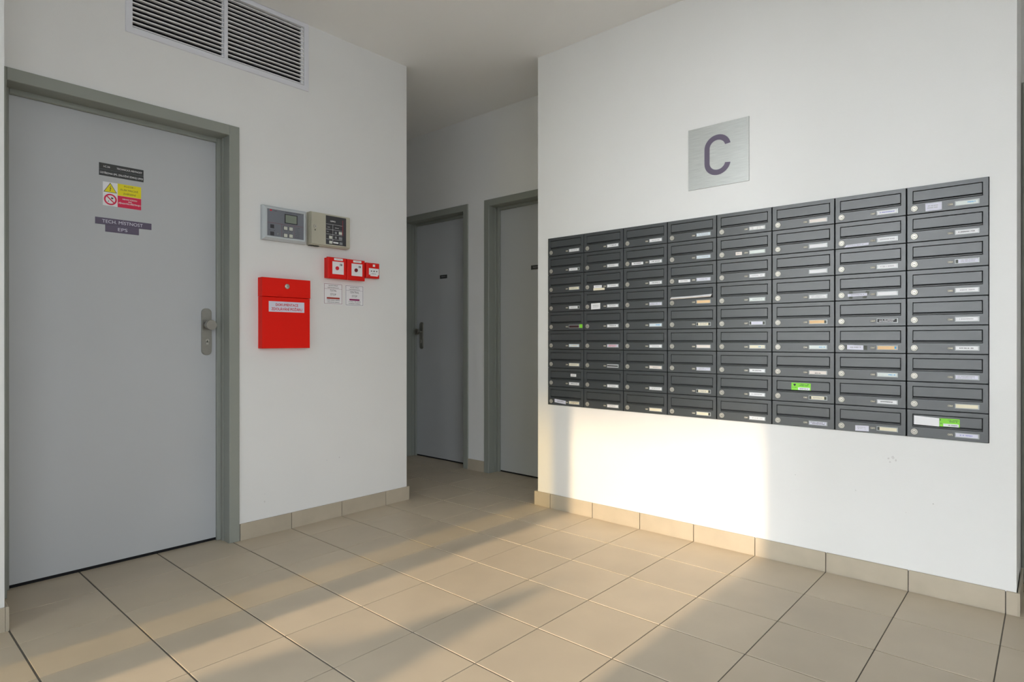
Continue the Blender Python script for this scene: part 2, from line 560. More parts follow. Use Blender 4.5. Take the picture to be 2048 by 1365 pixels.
# ---------------------------------------------------------------- doors
def door(name, label, loc, rotz, w, top, handle_x=None, hinge_gap=.012):
    """local x 0..w is the clear opening between the reveals, the wall face is at y=0, front is -y."""
    t = Thing(name, label, 'door', loc, rotz, org=(0, 0, 0), kind='structure')
    F, G, P_ = .050, .021, .010
    for s in (0, 1):
        def X(a, b):
            return (a, b) if s == 0 else (w - b, w - a)
        mb = MB()
        x0, x1 = X(-F, 0); mb.box(x0, x1, -P_, 0, 0, top + F, .002)
        x0, x1 = X(-.022, 0); mb.box(x0, x1, 0, .083, 0, top + .022)
        x0, x1 = X(-.022, G); mb.box(x0, x1, .083, .100, 0, top + .022, .003)
        t.part('frame_jamb', mb, M['frame'])
        mb = MB()
        x0, x1 = X(-.0005, .004); mb.box(x0, x1, .058, .083, 0, top, .001)
        t.part('seal_strip', mb, M['frame'])
    mb = MB().box(0, w, -P_, 0, top, top + F, .002).box(0, w, 0, .083, top, top + .022)
    mb.box(G, w - G, .083, .100, top - G, top + .022, .003)
    t.part('frame_head', mb, M['frame'])
    mb = MB().box(.012, w - .012, .1005, .140, hinge_gap, top - .010)
    t.part('leaf', mb, M['leaf'])
    t.part('threshold_shade', MB().box(0, w, .1045, .135, 0.0002, hinge_gap), M['void'])  # black filler painted as the shade below the leaf
    if handle_x is not None:
        y = .1005
        def rr(x0, x1, z0, z1, r, n=8):
            pts = []
            for cx, cz, a0 in ((x1 - r, z0 + r, -90), (x1 - r, z1 - r, 0), (x0 + r, z1 - r, 90), (x0 + r, z0 + r, 180)):
                for k in range(n + 1):
                    a = math.radians(a0 + 90 * k / n)
                    pts.append((cx + r * math.cos(a), cz + r * math.sin(a)))
            return pts
        hx = handle_x
        mb = MB().poly(rr(hx - .024, hx + .024, .928, 1.159, .022), y - .006, y).poly(rr(hx - .021, hx + .021, .931, 1.156, .019), y - .009, y - .006)
        p = t.part('handle_plate', mb, M['steel'])
        mb = MB().disc(hx, 1.076, [(.014, y - .009), (.012, y - .030), (.020, y - .042), (.0245, y - .046), (.0250, y - .064), (.0240, y - .066)], 40)
        t.part('door_knob', mb, M['steel'], p)
        mb = MB().disc(hx + .001, .999, [(.0088, y - .009), (.0085, y - .013)], 20).box(hx - .004, hx + .006, y - .013, y - .009, .980, .996)
        c = t.part('lock_cylinder', mb, M['chrome'], p)
        mb = MB().box(hx - .0005, hx + .0018, y - .0134, y - .0131, .990, 1.003)
        t.part('keyhole', mb, M['dark'], p)
    return t
door('door_1', 'light grey technical room door in a grey green steel frame', (D1[0], YL, 0), 0, D1[1] - D1[0], D1[2], 1.242 - D1[0], .014)
door('door_2', 'grey corridor door with a steel handle plate', (XF, FD1[1], 0), -math.pi / 2, FD1[1] - FD1[0], 2.011, .085)
door('door_3', 'grey corridor door partly hidden by the mailbox wall', (XF, FD2[1], 0), -math.pi / 2, FD2[1] - FD2[0], 2.011)
door('door_4', 'grey door in the recess at the free end of the mailbox wall', (XD4, .0465, 0), -math.pi / 2, .80, 2.011)

# small number plates on the two corridor doors
def plain_plate(name, label, cat, loc, rotz, w, h, txt, m, ink):
    t = Thing(name, label, cat, loc, rotz, org=(0, 0, 0))
    t.part('plate', MB().box(-w / 2, w / 2, -.002, 0, -h / 2, h / 2, .0005), m)
    mb = MB()
    marks(mb, -w * .32, w * .32, -h * .22, h * .22, -.0023, random.Random(9))
    t.part('print', mb, ink)
plain_plate('door_number_plate', 'small black number plate on the corridor door with the handle', 'sign', (XF + .0998, 3.795, 1.532), -math.pi / 2, .088, .030, '', M['blackplate'], M['greyink'])
plain_plate('door_number_plate', 'small black number plate on the half hidden corridor door', 'sign', (XF + .0998, 2.800, 1.532), -math.pi / 2, .088, .030, '', M['blackplate'], M['greyink'])

# ---------------------------------------------------------------- ventilation grille
t = Thing('ventilation_grille', 'white ventilation grille with many thin slats under the ceiling', 'vent', (1.30, YL, 2.354))
gx0, gx1, gz0, gz1 = .862, 1.738, 2.355, 2.7205
ix0, ix1, iz0, iz1 = .889, 1.711, 2.382, 2.697
t.part('frame', MB().ring(gx0, gx1, gz0, gz1, ix0, ix1, iz0, iz1, YL - .007, YL, .0025, .001), M['grille'])
t.part('centre_bar', MB().box(1.2855, 1.3035, YL - .006, YL + .020, iz0, iz1, .001), M['grille'])
t.part('recess_shade', MB().box(ix0 + .001, ix1 - .001, YL + .10, YL + .105, iz0, iz1).box(ix0, ix0 + .002, YL + .024, YL + .1, iz0, iz1).box(ix1 - .002, ix1, YL + .024, YL + .1, iz0, iz1).box(ix0, ix1, YL + .024, YL + .1, iz1 - .002, iz1).box(ix0, ix1, YL + .024, YL + .1, iz0, iz0 + .002), M['void'])  # lining blackened to stand in for shade behind the slats
for a, b in ((1.267, 1.2855), (1.700, 1.711)):
    t.part('slat_rail', MB().box(a if a > 1.5 else 1.281, b, YL + .010, YL + .022, iz0, iz1), M['slat'])
pitch = (iz1 - iz0) / 15
def slat_mesh(x0, x1):
    # rounded nose, thin blade running back
    pr = [(.020, -.0012), (.004, -.0030), (.0008, -.0022), (0, 0), (.0008, .0022), (.004, .0030), (.020, .0016)]
    n = len(pr)
    vs = [(x0, y, z) for y, z in pr] + [(x1, y, z) for y, z in pr]
    fs = [tuple(range(n - 1, -1, -1)), tuple(range(n, 2 * n))] + [(i, (i + 1) % n, n + (i + 1) % n, n + i) for i in range(n)]
    me = bpy.data.meshes.new('slat')
    me.from_pydata(vs, [], fs)
    me.materials.append(M['slat'])
    return me
for x0, x1 in ((ix0, 1.2855), (1.3035, ix1)):
    me = slat_mesh(x0 - 1.30, x1 - 1.30)
    for k in range(15):
        o = link('slat', me, t.o)
        o.location = (0, .001, iz0 + (k + .42) * pitch - 2.354)

# ---------------------------------------------------------------- signs on the technical room door
YD = YL + .1003
t = Thing('room_number_plate', 'black two line plate reading technicka mistnost on the grey door', 'sign', (.877, YD, 1.730))
t.part('plate', MB().box(.789, .964, YD - .002, YD, 1.7585, 1.785, .0004).box(.789, .964, YD - .002, YD, 1.730, 1.7572, .0004), M['blackplate'])
mb = MB()
text(mb, '1C.26', .8055, .8305, 1.7668, 1.7742, YD - .0023, .012)
text(mb, 'TECHNICKÁ MÍSTNOST', .8560, .9575, 1.7668, 1.7742, YD - .0023, .012, 'TECHNICKA')
text(mb, 'ÚSTŘEDNA EPS, ZÁLOŽNÍ ZDROJ UPFD', .7925, .9610, 1.7385, 1.7460, YD - .0023, .012, 'EPSZ')
t.part('lettering', mb, M['white'])

t = Thing('electrical_warning_sign', 'yellow and red electrical hazard sticker with two pictograms', 'sign', (.878, YD, 1.599))
t.part('backing', MB().box(.803, .954, YD - .001, YD, 1.599, 1.704), M['white'])
t.part('yellow_field', MB().box(.860, .954, YD - .0014, YD - .001, 1.6515, 1.7045), M['signyellow'])
t.part('red_field', MB().box(.860, .954, YD - .0014, YD - .001, 1.599, 1.6505), M['signred'])
tr = t.part('hazard_triangle', MB().poly([(.8055, 1.6590), (.8575, 1.6590), (.8316, 1.7025)], YD - .0013, YD - .001), M['ink'])
t.part('triangle_fill', MB().poly([(.8088, 1.6608), (.8542, 1.6608), (.8316, 1.6988)], YD - .0016, YD - .0013), M['signyellow'], tr)
t.part('lightning_bolt', MB().poly([(.8335, 1.6890), (.8285, 1.6770), (.8320, 1.6775), (.8300, 1.6700), (.8288, 1.6703), (.8310, 1.6650), (.8335, 1.6695), (.8318, 1.6695), (.8350, 1.6800), (.8312, 1.6795), (.8350, 1.6890)][::-1], YD - .0019, YD - .0016), M['ink'], tr)
ring = MB()
n = 36
cx, cz = .8322, 1.6280
vs, fs = [], []
for k in range(n):
    a = 2 * math.pi * k / n
    for r in (.0185, .0250):
        vs.append((cx + r * math.cos(a), YD - .0014, cz + r * math.sin(a)))
for k in range(n):
    j = (k + 1) % n
    fs.append((2 * k, 2 * k + 1, 2 * j + 1, 2 * j))
ring.add(vs, [f[::-1] for f in fs])
ring.add([(cx - .0155, YD - .0017, cz + .0120), (cx - .0122, YD - .0017, cz + .0154), (cx + .0155, YD - .0017, cz - .0120), (cx + .0122, YD - .0017, cz - .0154)], [(0, 3, 2, 1)])
pr = t.part('prohibition_ring', ring, M['signred'])
t.part('bucket_symbol', MB().poly([(cx + .002, cz + .004), (cx + .009, cz + .002), (cx + .012, cz + .008), (cx + .003, cz + .011)], YD - .0015, YD - .0012).poly([(cx - .011, cz - .012), (cx - .009, cz - .012), (cx - .005, cz - .007), (cx - .007, cz - .005)], YD - .0015, YD - .0012), M['ink'], pr)
mb = MB()
text(mb, 'POZOR !', .8855, .9290, 1.6920, 1.6990, YD - .0017, .0, 'POZOR')
text(mb, 'ELEKTRICKÉ', .8720, .9410, 1.6755, 1.6830, YD - .0017, .0, 'ELEKTR')
text(mb, 'ZAŘÍZENÍ', .8820, .9320, 1.6588, 1.6660, YD - .0017, .0, 'ZEN')
t.part('lettering', mb, M['ink'])
mb = MB()
text(mb, 'NEHAS VODOU', .8790, .9370, 1.6345, 1.6405, YD - .0017, .02)
text(mb, 'ANI', .9010, .9150, 1.6250, 1.6310, YD - .0017, .02)
text(mb, 'PĚNOVÝMI PŘÍSTROJI !', .8640, .9525, 1.6150, 1.6212, YD - .0017, .02, 'NOV')
t.part('lettering', mb, M['white'])

t = Thing('room_name_sign', 'plum coloured stepped sign reading tech mistnost eps', 'sign', (.889, YD, 1.483))
t.part('upper_strip', MB().box(.7745, .9970, YD - .0015, YD, 1.5140, 1.5435, .0004), M['plum'])
t.part('lower_strip', MB().box(.8125, .9450, YD - .0015, YD, 1.4830, 1.5135, .0004), M['plum'])
mb = MB()
text(mb, 'TECH. MÍSTNOST', .8005, .9605, 1.5215, 1.5360, YD - .0018, -.004, 'TECH')
text(mb, 'EPS', .8610, .8985, 1.4910, 1.5055, YD - .0018, -.004)
t.part('lettering', mb, M['lilac'])

# ---------------------------------------------------------------- alarm equipment on the left wall
t = Thing('alarm_control_panel', 'light grey fire alarm panel with a small display and keys', 'control panel', (1.591, YL, 1.518))
t.part('housing', MB().ring(1.469, 1.7130, 1.5185, 1.6955, 1.491, 1.6935, 1.539, 1.678, YL - .032, YL - .001, .012, .002), M['pgrey'])
t.part('back_box', MB().box(1.480, 1.702, YL - .024, YL, 1.530, 1.686), M['pgrey'])
yf = YL - .0300
t.part('face_plate', MB().box(1.4912, 1.6933, yf, YL - .024, 1.5392, 1.6778), M['pface'])
t.part('display', MB().box(1.5893, 1.6523, yf - .0012, yf, 1.6180, 1.6592, .0008), M['lcd'])
t.part('display_bezel', MB().ring(1.585, 1.6565, 1.6140, 1.6632, 1.5893, 1.6523, 1.6180, 1.6592, yf - .0018, yf), M['pdark'])
for x, z in ((1.580, 1.5795), (1.6098, 1.5795), (1.580, 1.5420), (1.6098, 1.5420)):
    t.part('key', MB().box(x, x + .0196, yf - .0030, yf, z, z + .0175, .001), M['button'])
    t.part('key_surround', MB().box(x - .002, x + .0216, yf - .0008, yf, z - .002, z + .0195), M['pdark'])
for z in (1.5792, 1.5422):
    t.part('indicator_window', MB().box(1.5068, 1.5267, yf - .001, yf, z, z + .0190), M['pdark'])
smooth(t.part('key_switch', MB().disc(1.5473, 1.5535, [(.0075, yf), (.0070, yf - .003)], 20), M['dimbutton']))
mb = MB()
quad(mb, 1.492, 1.693, 1.6066, 1.6078, yf - .0004)
quad(mb, 1.5678, 1.5688, 1.541, 1.6066, yf - .0004)
quad(mb, 1.6391, 1.6399, 1.541, 1.6066, yf - .0004)
t.part('red_rule', mb, M['maroon'])
t.part('logo', MB().poly([(1.5050, 1.6675), (1.5150, 1.6675), (1.5150, 1.6750), (1.5050, 1.6750)], yf - .0005, yf), M['redink'])
mb = MB()
r2 = random.Random(3)
marks(mb, 1.524, 1.543, 1.6668, 1.6735, yf - .0004, r2)
marks(mb, 1.578, 1.683, 1.6690, 1.6745, yf - .0004, r2)
for k in range(6):
    quad(mb, 1.6452, 1.6480, 1.5455 + k * .0100, 1.5480 + k * .0100, yf - .0004)
    marks(mb, 1.650, 1.672, 1.5445 + k * .0100, 1.5490 + k * .0100, yf - .0004, r2)
marks(mb, 1.500, 1.535, 1.5665, 1.5710, yf - .0004, r2)
marks(mb, 1.578, 1.602, 1.5685, 1.5725, yf - .0004, r2)
marks(mb, 1.608, 1.632, 1.5685, 1.5725, yf - .0004, r2)
t.part('print', mb, M['ink'])

t = Thing('operator_panel_box', 'beige metal control box with a dark keypad window and lock', 'control panel', (1.848, YL, 1.519))
yf = YL - .050
t.part('cabinet', MB().box(1.727, 1.9690, yf + .009, YL, 1.519, 1.6985), M['beige'])
d = t.part('cabinet_door', MB().box(1.7285, 1.9675, yf, yf + .0075, 1.5240, 1.6960, .001), M['beige'])
t.part('keypad_window', MB().box(1.8141, 1.9420, yf - .001, yf, 1.5310, 1.6890, .0005), M['pdark'], d)
lk = t.part('cam_lock', MB().disc(1.7492, 1.6190, [(.0098, yf), (.0098, yf - .003), (.0085, yf - .0045)], 24), M['chrome'], d)
t.part('lock_slot', MB().box(1.7470, 1.7512, yf - .0050, yf - .0044, 1.6175, 1.6205).disc(1.7492, 1.6000, [(.0035, yf), (.0035, yf - .0006)], 14), M['tape'], d)
for x0, x1, z0, z1 in ((1.8945, 1.9145, 1.5925, 1.6075), (1.8332, 1.8520, 1.5636, 1.5790), (1.8340, 1.8528, 1.5362, 1.5515), (1.8945, 1.9155, 1.5636, 1.5790), (1.8985, 1.9175, 1.5358, 1.5500)):
    t.part('keypad_button', MB().box(x0, x1, yf - .003, yf - .001, z0, z1, .0008), M['button'] if x0 < 1.8944 or z0 > 1.59 else M['dimbutton'], d)
for z in (1.5930, 1.5668):
    t.part('keypad_button', MB().box(1.8690, 1.8810, yf - .003, yf - .001, z, z + .012, .0008), M['dimbutton'], d)
mb = MB()
text(mb, 'OPPO', 1.8406, 1.8734, 1.6560, 1.6640, yf - .0013, .02)
for z in (1.6420, 1.6132, 1.5868, 1.5595):
    quad(mb, 1.8156, 1.9159, z, z + .0010, yf - .0013)
quad(mb, 1.8564, 1.8574, 1.5400, 1.6420, yf - .0013)
quad(mb, 1.8600, 1.8915, 1.5400, 1.5480, yf - .0013)
marks(mb, 1.822, 1.838, 1.6235, 1.6275, yf - .0013, r2)
marks(mb, 1.868, 1.895, 1.6235, 1.6285, yf - .0013, r2)
marks(mb, 1.818, 1.832, 1.5985, 1.6020, yf - .0013, r2)
t.part('keypad_print', mb, M['white'], d)
mb = MB()
quad(mb, 1.9190, 1.9205, 1.5886, 1.6737, yf - .0013)
t.part('keypad_red_rule', mb, M['redink'], d)
for x in (1.741, 1.773):
    t.part('cable_gland', MB().box(x - .013, x + .013, YL - .030, YL - .012, 1.5145, 1.5190), M['tape'])

# red call points
def call_point(label, x0, x1, z0, z1, seedn, btn):
    t = Thing('fire_call_point', label, 'alarm button', ((x0 + x1) / 2, YL, z0), group=None)
    yf = YL - .045
    t.part('back_box', MB().box(x0 + .003, x1 - .003, YL - .030, YL, z0 + .003, z1 - .003), M['redplastic'])
    c = t.part('cover', MB().box(x0, x1, yf, YL - .028, z0, z1, .006), M['redplastic'])
    wx0, wx1, wz0, wz1 = x0 + .025, x0 + .098, z0 + .0250, z0 + .0955
    t.part('glass_frame', MB().ring(wx0 - .004, wx1 + .004, wz0 - .004, wz1 + .004, wx0, wx1, wz0, wz1, yf - .003, yf, .001, .001), M['redplastic'], c)
    w_ = t.part('white_face', MB().box(wx0, wx1, yf - .001, yf, wz0, wz1), M['white'], c)
    (t.part('push_button', MB().disc((wx0 + wx1) / 2 - .006, (wz0 + wz1) / 2 - .002, [(.0105, yf - .001), (.0105, yf - .005), (.0085, yf - .007)], 24), btn, c))
    mb = MB()
    quad(mb, wx1 - .026, wx1 - .010, wz1 - .022, wz1 - .010, yf - .0013)
    t.part('house_symbol', mb, M['greyink'], c)
    mb = MB()
    quad(mb, wx1 - .016, wx1 - .012, wz1 - .022, wz1 - .013, yf - .0015)
    t.part('flame_symbol', mb, M['ink'], c)
    l = t.part('label_strip', MB().box(x0 + .037, x0 + .092, yf - .0012, yf, z1 - .0165, z1 - .0045), M['white'], c)
    mb = MB()
    marks(mb, x0 + .046, x0 + .085, z1 - .0135, z1 - .0080, yf - .0015, random.Random(seedn))
    t.part('label_print', mb, M['greyink'], c)
call_point('red square call point with a bright red button, above the total stop notice', 1.8315, 1.9515, 1.3455, 1.4640, 1, M['redink'])
call_point('red square call point with a maroon button, above the central stop notice', 1.9545, 2.0740, 1.3450, 1.4635, 2, M['maroon'])
t = Thing('manual_fire_alarm', 'small red break glass fire alarm with black arrows', 'alarm button', (2.134, YL, 1.368))
yf = YL - .040
t.part('housing', MB().box(2.0880, 2.1812, yf, YL, 1.3685, 1.4570, .008), M['redplastic'])
t.part('glass_panel', MB().box(2.1022, 2.1721, yf - .002, yf, 1.3870, 1.4250, .001).box(2.1120, 2.1640, yf - .0018, yf, 1.3790, 1.3870), M['white'])
mb = MB()
zc = 1.4085
mb.poly([(2.1130, zc), (2.1200, zc - .0045), (2.1200, zc + .0045)], yf - .0026, yf - .002)
mb.poly([(2.1610, zc), (2.1540, zc + .0045), (2.1540, zc - .0045)], yf - .0026, yf - .002)
quad(mb, 2.1195, 2.1245, zc - .0015, zc + .0015, yf - .0024)
quad(mb, 2.1495, 2.1545, zc - .0015, zc + .0015, yf - .0024)
mb.disc(2.1372, zc, [(.0042, yf - .002), (.0042, yf - .0026)], 16)
marks(mb, 2.116, 2.156, 1.3895, 1.3950, yf - .0024, r2)
t.part('arrow_print', mb, M['ink'])
t.part('fire_symbol', MB().box(2.1300, 2.1450, yf - .0008, yf, 1.4345, 1.4480).poly([(2.1335, 1.4375), (2.1395, 1.4375), (2.1430, 1.4450), (2.1375, 1.4430)], yf - .0012, yf - .0008), M['white'])

# paper notices
def notice(label, x0, x1, z0, z1, rim, bar, words, bw):
    t = Thing('stop_notice', label, 'notice', ((x0 + x1) / 2, YL, z0))
    y = YL - .001
    t.part('paper', MB().box(x0 - .004, x1 + .004, y, YL, z0 - .004, z1 + .004), M['white'])
    cx = (x0 + x1) / 2
    t.part('border', MB().ring(x0, x1, z0, z1, x0 + .0016, x1 - .0016, z0 + .0016, z1 - .0016, y - .0004, y).box(x0, x1, y - .0004, y, z1 - .0280, z1 - .0270), rim)
    mb = MB()
    text(mb, 'HLAVNÍ VYPÍNAČ', cx - .030, cx + .030, z1 - .0120, z1 - .0075, y - .0005, .015, 'HLAV')
    text(mb, 'ELEKTROINSTALACE', cx - .035, cx + .035, z1 - .0235, z1 - .0190, y - .0005, .015)
    a, b, c, d = words
    text(mb, a, cx - bw, cx + bw, z1 - .0430, z1 - .0320, y - .0005, .004)
    text(mb, b, cx - .018, cx + .018, z1 - .0650, z1 - .0540, y - .0005, .004)
    text(mb, c, cx - .041, cx + .041, z0 + .0180, z0 + .0225, y - .0005, .01, 'VPN')
    text(mb, d, cx - .039, cx + .039, z0 + .0065, z0 + .0110, y - .0005, .01, 'VPN')
    t.part('lettering', mb, M['ink'])
    t.part('colour_bar', MB().box(cx - (.041 if bw < .025 else .034), cx + (.041 if bw < .025 else .034), y - .0005, y, z0 + .0270, z0 + .0360), bar)
mag = mat('magenta_print', (.25, .004, .10), .8)
brick = mat('brick_red_print', (.36, .03, .015), .8)
notice('white paper notice with a dark red border reading total stop', 1.8337, 1.9470, 1.2070, 1.3190, M['maroon'], brick, ('TOTAL', 'STOP', 'VYPÍNÁ VEŠKERÁ ZAŘÍZENÍ', 'VYPÍNÁ VČETNĚ POŽÁRNÍCH'), .021)
notice('white paper notice with a violet border reading central stop', 1.9720, 2.0883, 1.2045, 1.3167, M['plum'], mag, ('CENTRAL', 'STOP', 'VYPÍNÁ VŠE MIMO', 'POŽÁRNÍCH ZAŘÍZENÍ'), .030)

# red document cabinet
t = Thing('fire_document_box', 'red metal box labelled dokumentace zdolavani pozaru', 'box', (1.590, YL, .9595))
yf = YL - .045
t.part('body', MB().box(1.4573, 1.7225, yf + .002, YL, .9595, 1.2240, .0015), M['red'])
l = t.part('lid', MB().box(1.4560, 1.7238, yf - .001, YL, 1.2258, 1.3222, .0015), M['red'])
smooth(t.part('lid_lock', MB().disc(1.5903, 1.2823, [(.0135, yf - .001), (.0130, yf - .004), (.0095, yf - .0055)], 28), M['chrome'], l))
t.part('keyhole', MB().box(1.5875, 1.5930, yf - .0062, yf - .0056, 1.2815, 1.2832), M['dark'], l)
lb = t.part('label_sticker', MB().box(1.4918, 1.6888, yf + .0012, yf + .002, 1.1480, 1.2020), M['lilac'])
mb = MB()
text(mb, 'DOKUMENTACE', 1.5287, 1.6535, 1.1785, 1.1920, yf + .0009, .022)
text(mb, 'ZDOLÁVÁNÍ POŽÁRU', 1.5055, 1.6765, 1.1560, 1.1695, yf + .0009, .022, 'ZDOL')
t.part('lettering', mb, M['redink'], lb)

# ---------------------------------------------------------------- letter sign
t = Thing('letter_sign', 'square brushed steel sign with a plum letter C', 'sign', (XR, 1.2168, 1.7505), -math.pi / 2, org=(0, 0, 1.7505))
t.part('steel_plate', MB().box(-.1500, .1520, -.004, 0, 1.7505, 2.0530, .0005), M['plate'])
R_, sw, half = .0655, .0265, .0355
zc = 1.9020
outer, inner = [], []
def arc(cx, cz, rx, rz, a0, a1, n=18):
    return [(cx + rx * math.cos(math.radians(a0 + (a1 - a0) * k / n)), cz + rz * math.sin(math.radians(a0 + (a1 - a0) * k / n))) for k in range(n + 1)]
o_ = arc(0, zc + half, R_, .0625, 10, 180) + arc(0, zc - half, R_, .0625, 180, 350)
i_ = arc(0, zc + half, R_ - sw, .0365, 12, 180) + arc(0, zc - half, R_ - sw, .0365, 180, 348)
n = len(o_)
vs = [(x, -.0046, z) for x, z in o_] + [(x, -.0046, z) for x, z in i_]
t.part('letter', MB().add(vs, [(k, n + k, n + k + 1, k + 1) for k in range(n - 1)]), M['plum'])

# ---------------------------------------------------------------- mailboxes
CW, RH = (BY1 - BY0) / 8, (BZ1 - BZ0) / 9
W, Hh = CW - .0042, RH - .0026
FL = (.081, .927, .165, .530, .617)            # flap u0,u1, v top, v bottom, slot bottom
def uz(v): return RH * (1 - v)
def ux(u): return u * CW
rx0, rx1 = .0021, CW - .0021
rz0, rz1 = .0013, RH - .0013
me_body = MB().box(.0012, CW - .0012, .011, .255, .0005, RH - .0005).mesh('carcass', M['mailbody'])
me_front = MB().ring(rx0, rx1, rz0, rz1, ux(FL[0]), ux(FL[1]), uz(FL[4]), uz(FL[2]), 0, .0105, .0010, .0008).mesh('front_panel', M['mail'])
me_flap = MB().box(ux(FL[0]) + .0014, ux(FL[1]) - .0022, .0010, .0045, uz(FL[3]) + .0004, uz(FL[2]) - .0022, .0007).mesh('letter_flap', M['mail'])
me_lip = MB().box(ux(FL[0]) + .0010, ux(FL[1]) - .0010, -.0018, .0100, uz(FL[4]) + .0012, uz(FL[4]) + .0052, .0010).mesh('rain_lip', M['mail'])
lx, lz = ux(.102), uz(.795)
me_lock = MB().disc(lx, lz, [(.0118, 0), (.0118, -.0020), (.0104, -.0032), (.0086, -.0032), (.0082, -.0024), (.0068, -.0024), (.0062, -.0036)], 24).mesh('lock', M['chrome'])
me_key = MB().box(lx - .0034, lx + .0034, -.0041, -.0034, lz - .0018, lz + .0004).mesh('keyhole', M['tape'])
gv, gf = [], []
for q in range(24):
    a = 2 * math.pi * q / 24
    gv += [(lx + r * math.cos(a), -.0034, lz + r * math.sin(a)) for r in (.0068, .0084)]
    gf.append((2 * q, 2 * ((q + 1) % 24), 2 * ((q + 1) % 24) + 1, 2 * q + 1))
me_groove = MB().add(gv, gf).mesh('lock_groove_shade', mat('groove_shade_grey', (.20, .195, .18), .5))  # flat grey ring paints the shade of the lock's groove
hx0, hx1, hz0, hz1 = ux(.602), ux(.892), uz(.880), uz(.708)
me_hold = MB().ring(hx0, hx1, hz0, hz1, hx0 + .0022, hx1 - .0036, hz0 + .0022, hz1 - .0022, -.0022, 0, .0006).box(hx0 + .001, hx1 - .001, -.0003, 0, hz0 + .001, hz1 - .001).mesh('name_holder', M['holder'])
me_numplate = MB().box(ux(.512), ux(.585), -.0005, 0, uz(.845), uz(.755)).mesh('number_plate', mat('number_plate_grey', (.075, .077, .072), .5))
for m_ in (me_lock,):
    for p in m_.polygons: p.use_smooth = False

# card: (paper, ink, rows, black-end kind) ; ends: L R B (both), shape
K = {}
def k(n, paper, ink='greyink', rows=1, ends='', feat='white name card'):
    K[n] = (paper, ink, rows, ends, feat)
k(1, 'white', 'greyink', 1, '', 'grey lettered card'); k(2, 'white', 'ink', 1, '', 'boldly lettered card'); k(3, 'white', 'greyink', 1, '', 'plain white card')
k(4, 'paleblue', 'greyink', 2, '', 'pale bluish card'); k(5, 'silver', None, 0, '', 'crumpled shiny card'); k(6, 'pink', None, 0, '', 'blank white card')
k(7, 'white', 'penink', 1, '', 'blue lettered card'); k(8, 'teal', 'logo', 1, '', 'square lilac sticker')
k(9, 'white', 'greyink', 1, 'R', 'card blackened at one end'); k(10, 'white', 'greyink', 1); k(11, 'white', 'ink', 1, '', 'second white label by lock')
k(12, 'paleblue', 'greyink', 1, '', 'pale blue card'); k(13, 'teal', None, 0, '', 'small beige sticker'); k(14, 'white', None, 0, '', 'blank white card')
k(15, 'white', 'greyink', 1, '', 'long slanted sticker'); k(16, 'white', 'ink', 1, '', 'two bold words')
k(17, 'cream', 'greyink', 1, '', 'cream card'); k(18, 'white', 'greyink', 1, '', 'two stacked stickers'); k(19, 'white', 'ink', 1, '', 'bold black lettering')
k(20, 'lilac', 'greyink', 1, '', 'second white label'); k(21, 'white', 'greyink', 1, '', 'grey lettered card'); k(22, 'white', None, 0, '', 'no number plate')
k(23, 'white', 'greyink', 1, '', 'faintly lettered card'); k(24, 'lilac', 'greyink', 2, 'L', 'scratched flap')
k(25, 'white', 'greyink', 1, 'R', 'card blackened at one end'); k(26, 'white', 'greyink', 1, '', 'big white paper sticker'); k(27, 'lilac', 'greyink', 2, '', 'two line card')
k(28, 'orange', None, 0, '', 'flap propped by newspaper'); k(29, 'teal', 'greyink', 1, '', 'pale green card'); k(30, 'white', 'greyink', 2, '', 'two line card')
k(31, 'white', None, 0, '', 'torn paper under black tape'); k(32, 'white', 'greyink', 1, '', 'grey lettered card')
k(33, 'redblack', None, 0, '', 'dark card, green sticker'); k(34, 'white', 'ink', 1, '', 'bold lettered card'); k(35, 'paleblue', 'logo', 1, '', 'blue printed card')
k(36, 'cream', 'greyink', 2, 'B', 'cream card, black ends'); k(37, 'lilac', None, 0, 'B', 'white card, black ends'); k(38, 'orange', None, 0, 'R', 'orange card')
k(39, 'blackcard', 'white', 2, '', 'black card'); k(40, 'white', 'greyink', 1, '', 'grey lettered card')
k(41, 'paleblue', 'orange', 1, '', 'pale blue and orange card'); k(42, 'lilac', 'redink', 2, '', 'red printed card'); k(43, 'white', 'greyink', 1, '', 'grey lettered card')
k(44, 'pink', None, 0, '', 'blank pinkish card'); k(45, 'cream', 'logo', 1, '', 'blue printed card'); k(46, 'teal', 'logo', 1, '', 'blue printed card')
k(47, 'orange', 'logo2', 1, '', 'orange card, taped sticker'); k(48, 'white', 'ink', 1, '', 'bold lettered card')
k(49, 'cream', 'greyink', 1, '', 'cream card'); k(50, 'white', 'inkbar', 1, '', 'black barred card'); k(51, 'pink', 'greyink', 1, '', 'peach card')
k(52, 'lilac', 'greyink', 2, '', 'lilac card'); k(53, 'white', 'ink', 1, '', 'bold lettered card'); k(54, 'pink', 'scrawl', 1, '', 'torn scrawled card')
k(55, 'teal', 'logo', 1, '', 'blue printed card'); k(56, 'lilac', 'greyink', 2, '', 'two line lilac card')
k(57, 'white', 'ink', 1, '', 'small sticker on flap'); k(58, 'white', 'greyink', 1); k(59, 'white', 'greyink', 1, '', 'white card')
k(60, 'cream', 'greyink', 1, 'B', 'cream card, black ends'); k(61, 'white', 'greyink', 1); k(62, 'cream', 'greyink', 1, 'B', 'green sticker on flap')
k(63, 'white', 'ink', 1, '', 'bold lettered card'); k(64, 'cream', None, 0, '', 'blank cream card')
k(65, 'cream', 'ink', 2, '', 'tilted grey sticker'); k(66, 'white', 'greyink', 2, '', 'two line card'); k(67, 'cream', None, 0, '', 'blank cream card')
k(68, 'cream', None, 0, 'R', 'card blackened at one end'); k(69, 'white', 'greyink', 1); k(70, 'lilac', 'ink', 2, '', 'two line card')
k(71, 'cream', None, 0, 'L', 'lilac sticker by number'); k(72, 'lilac', 'penink', 1, '', 'white and green flap stickers')

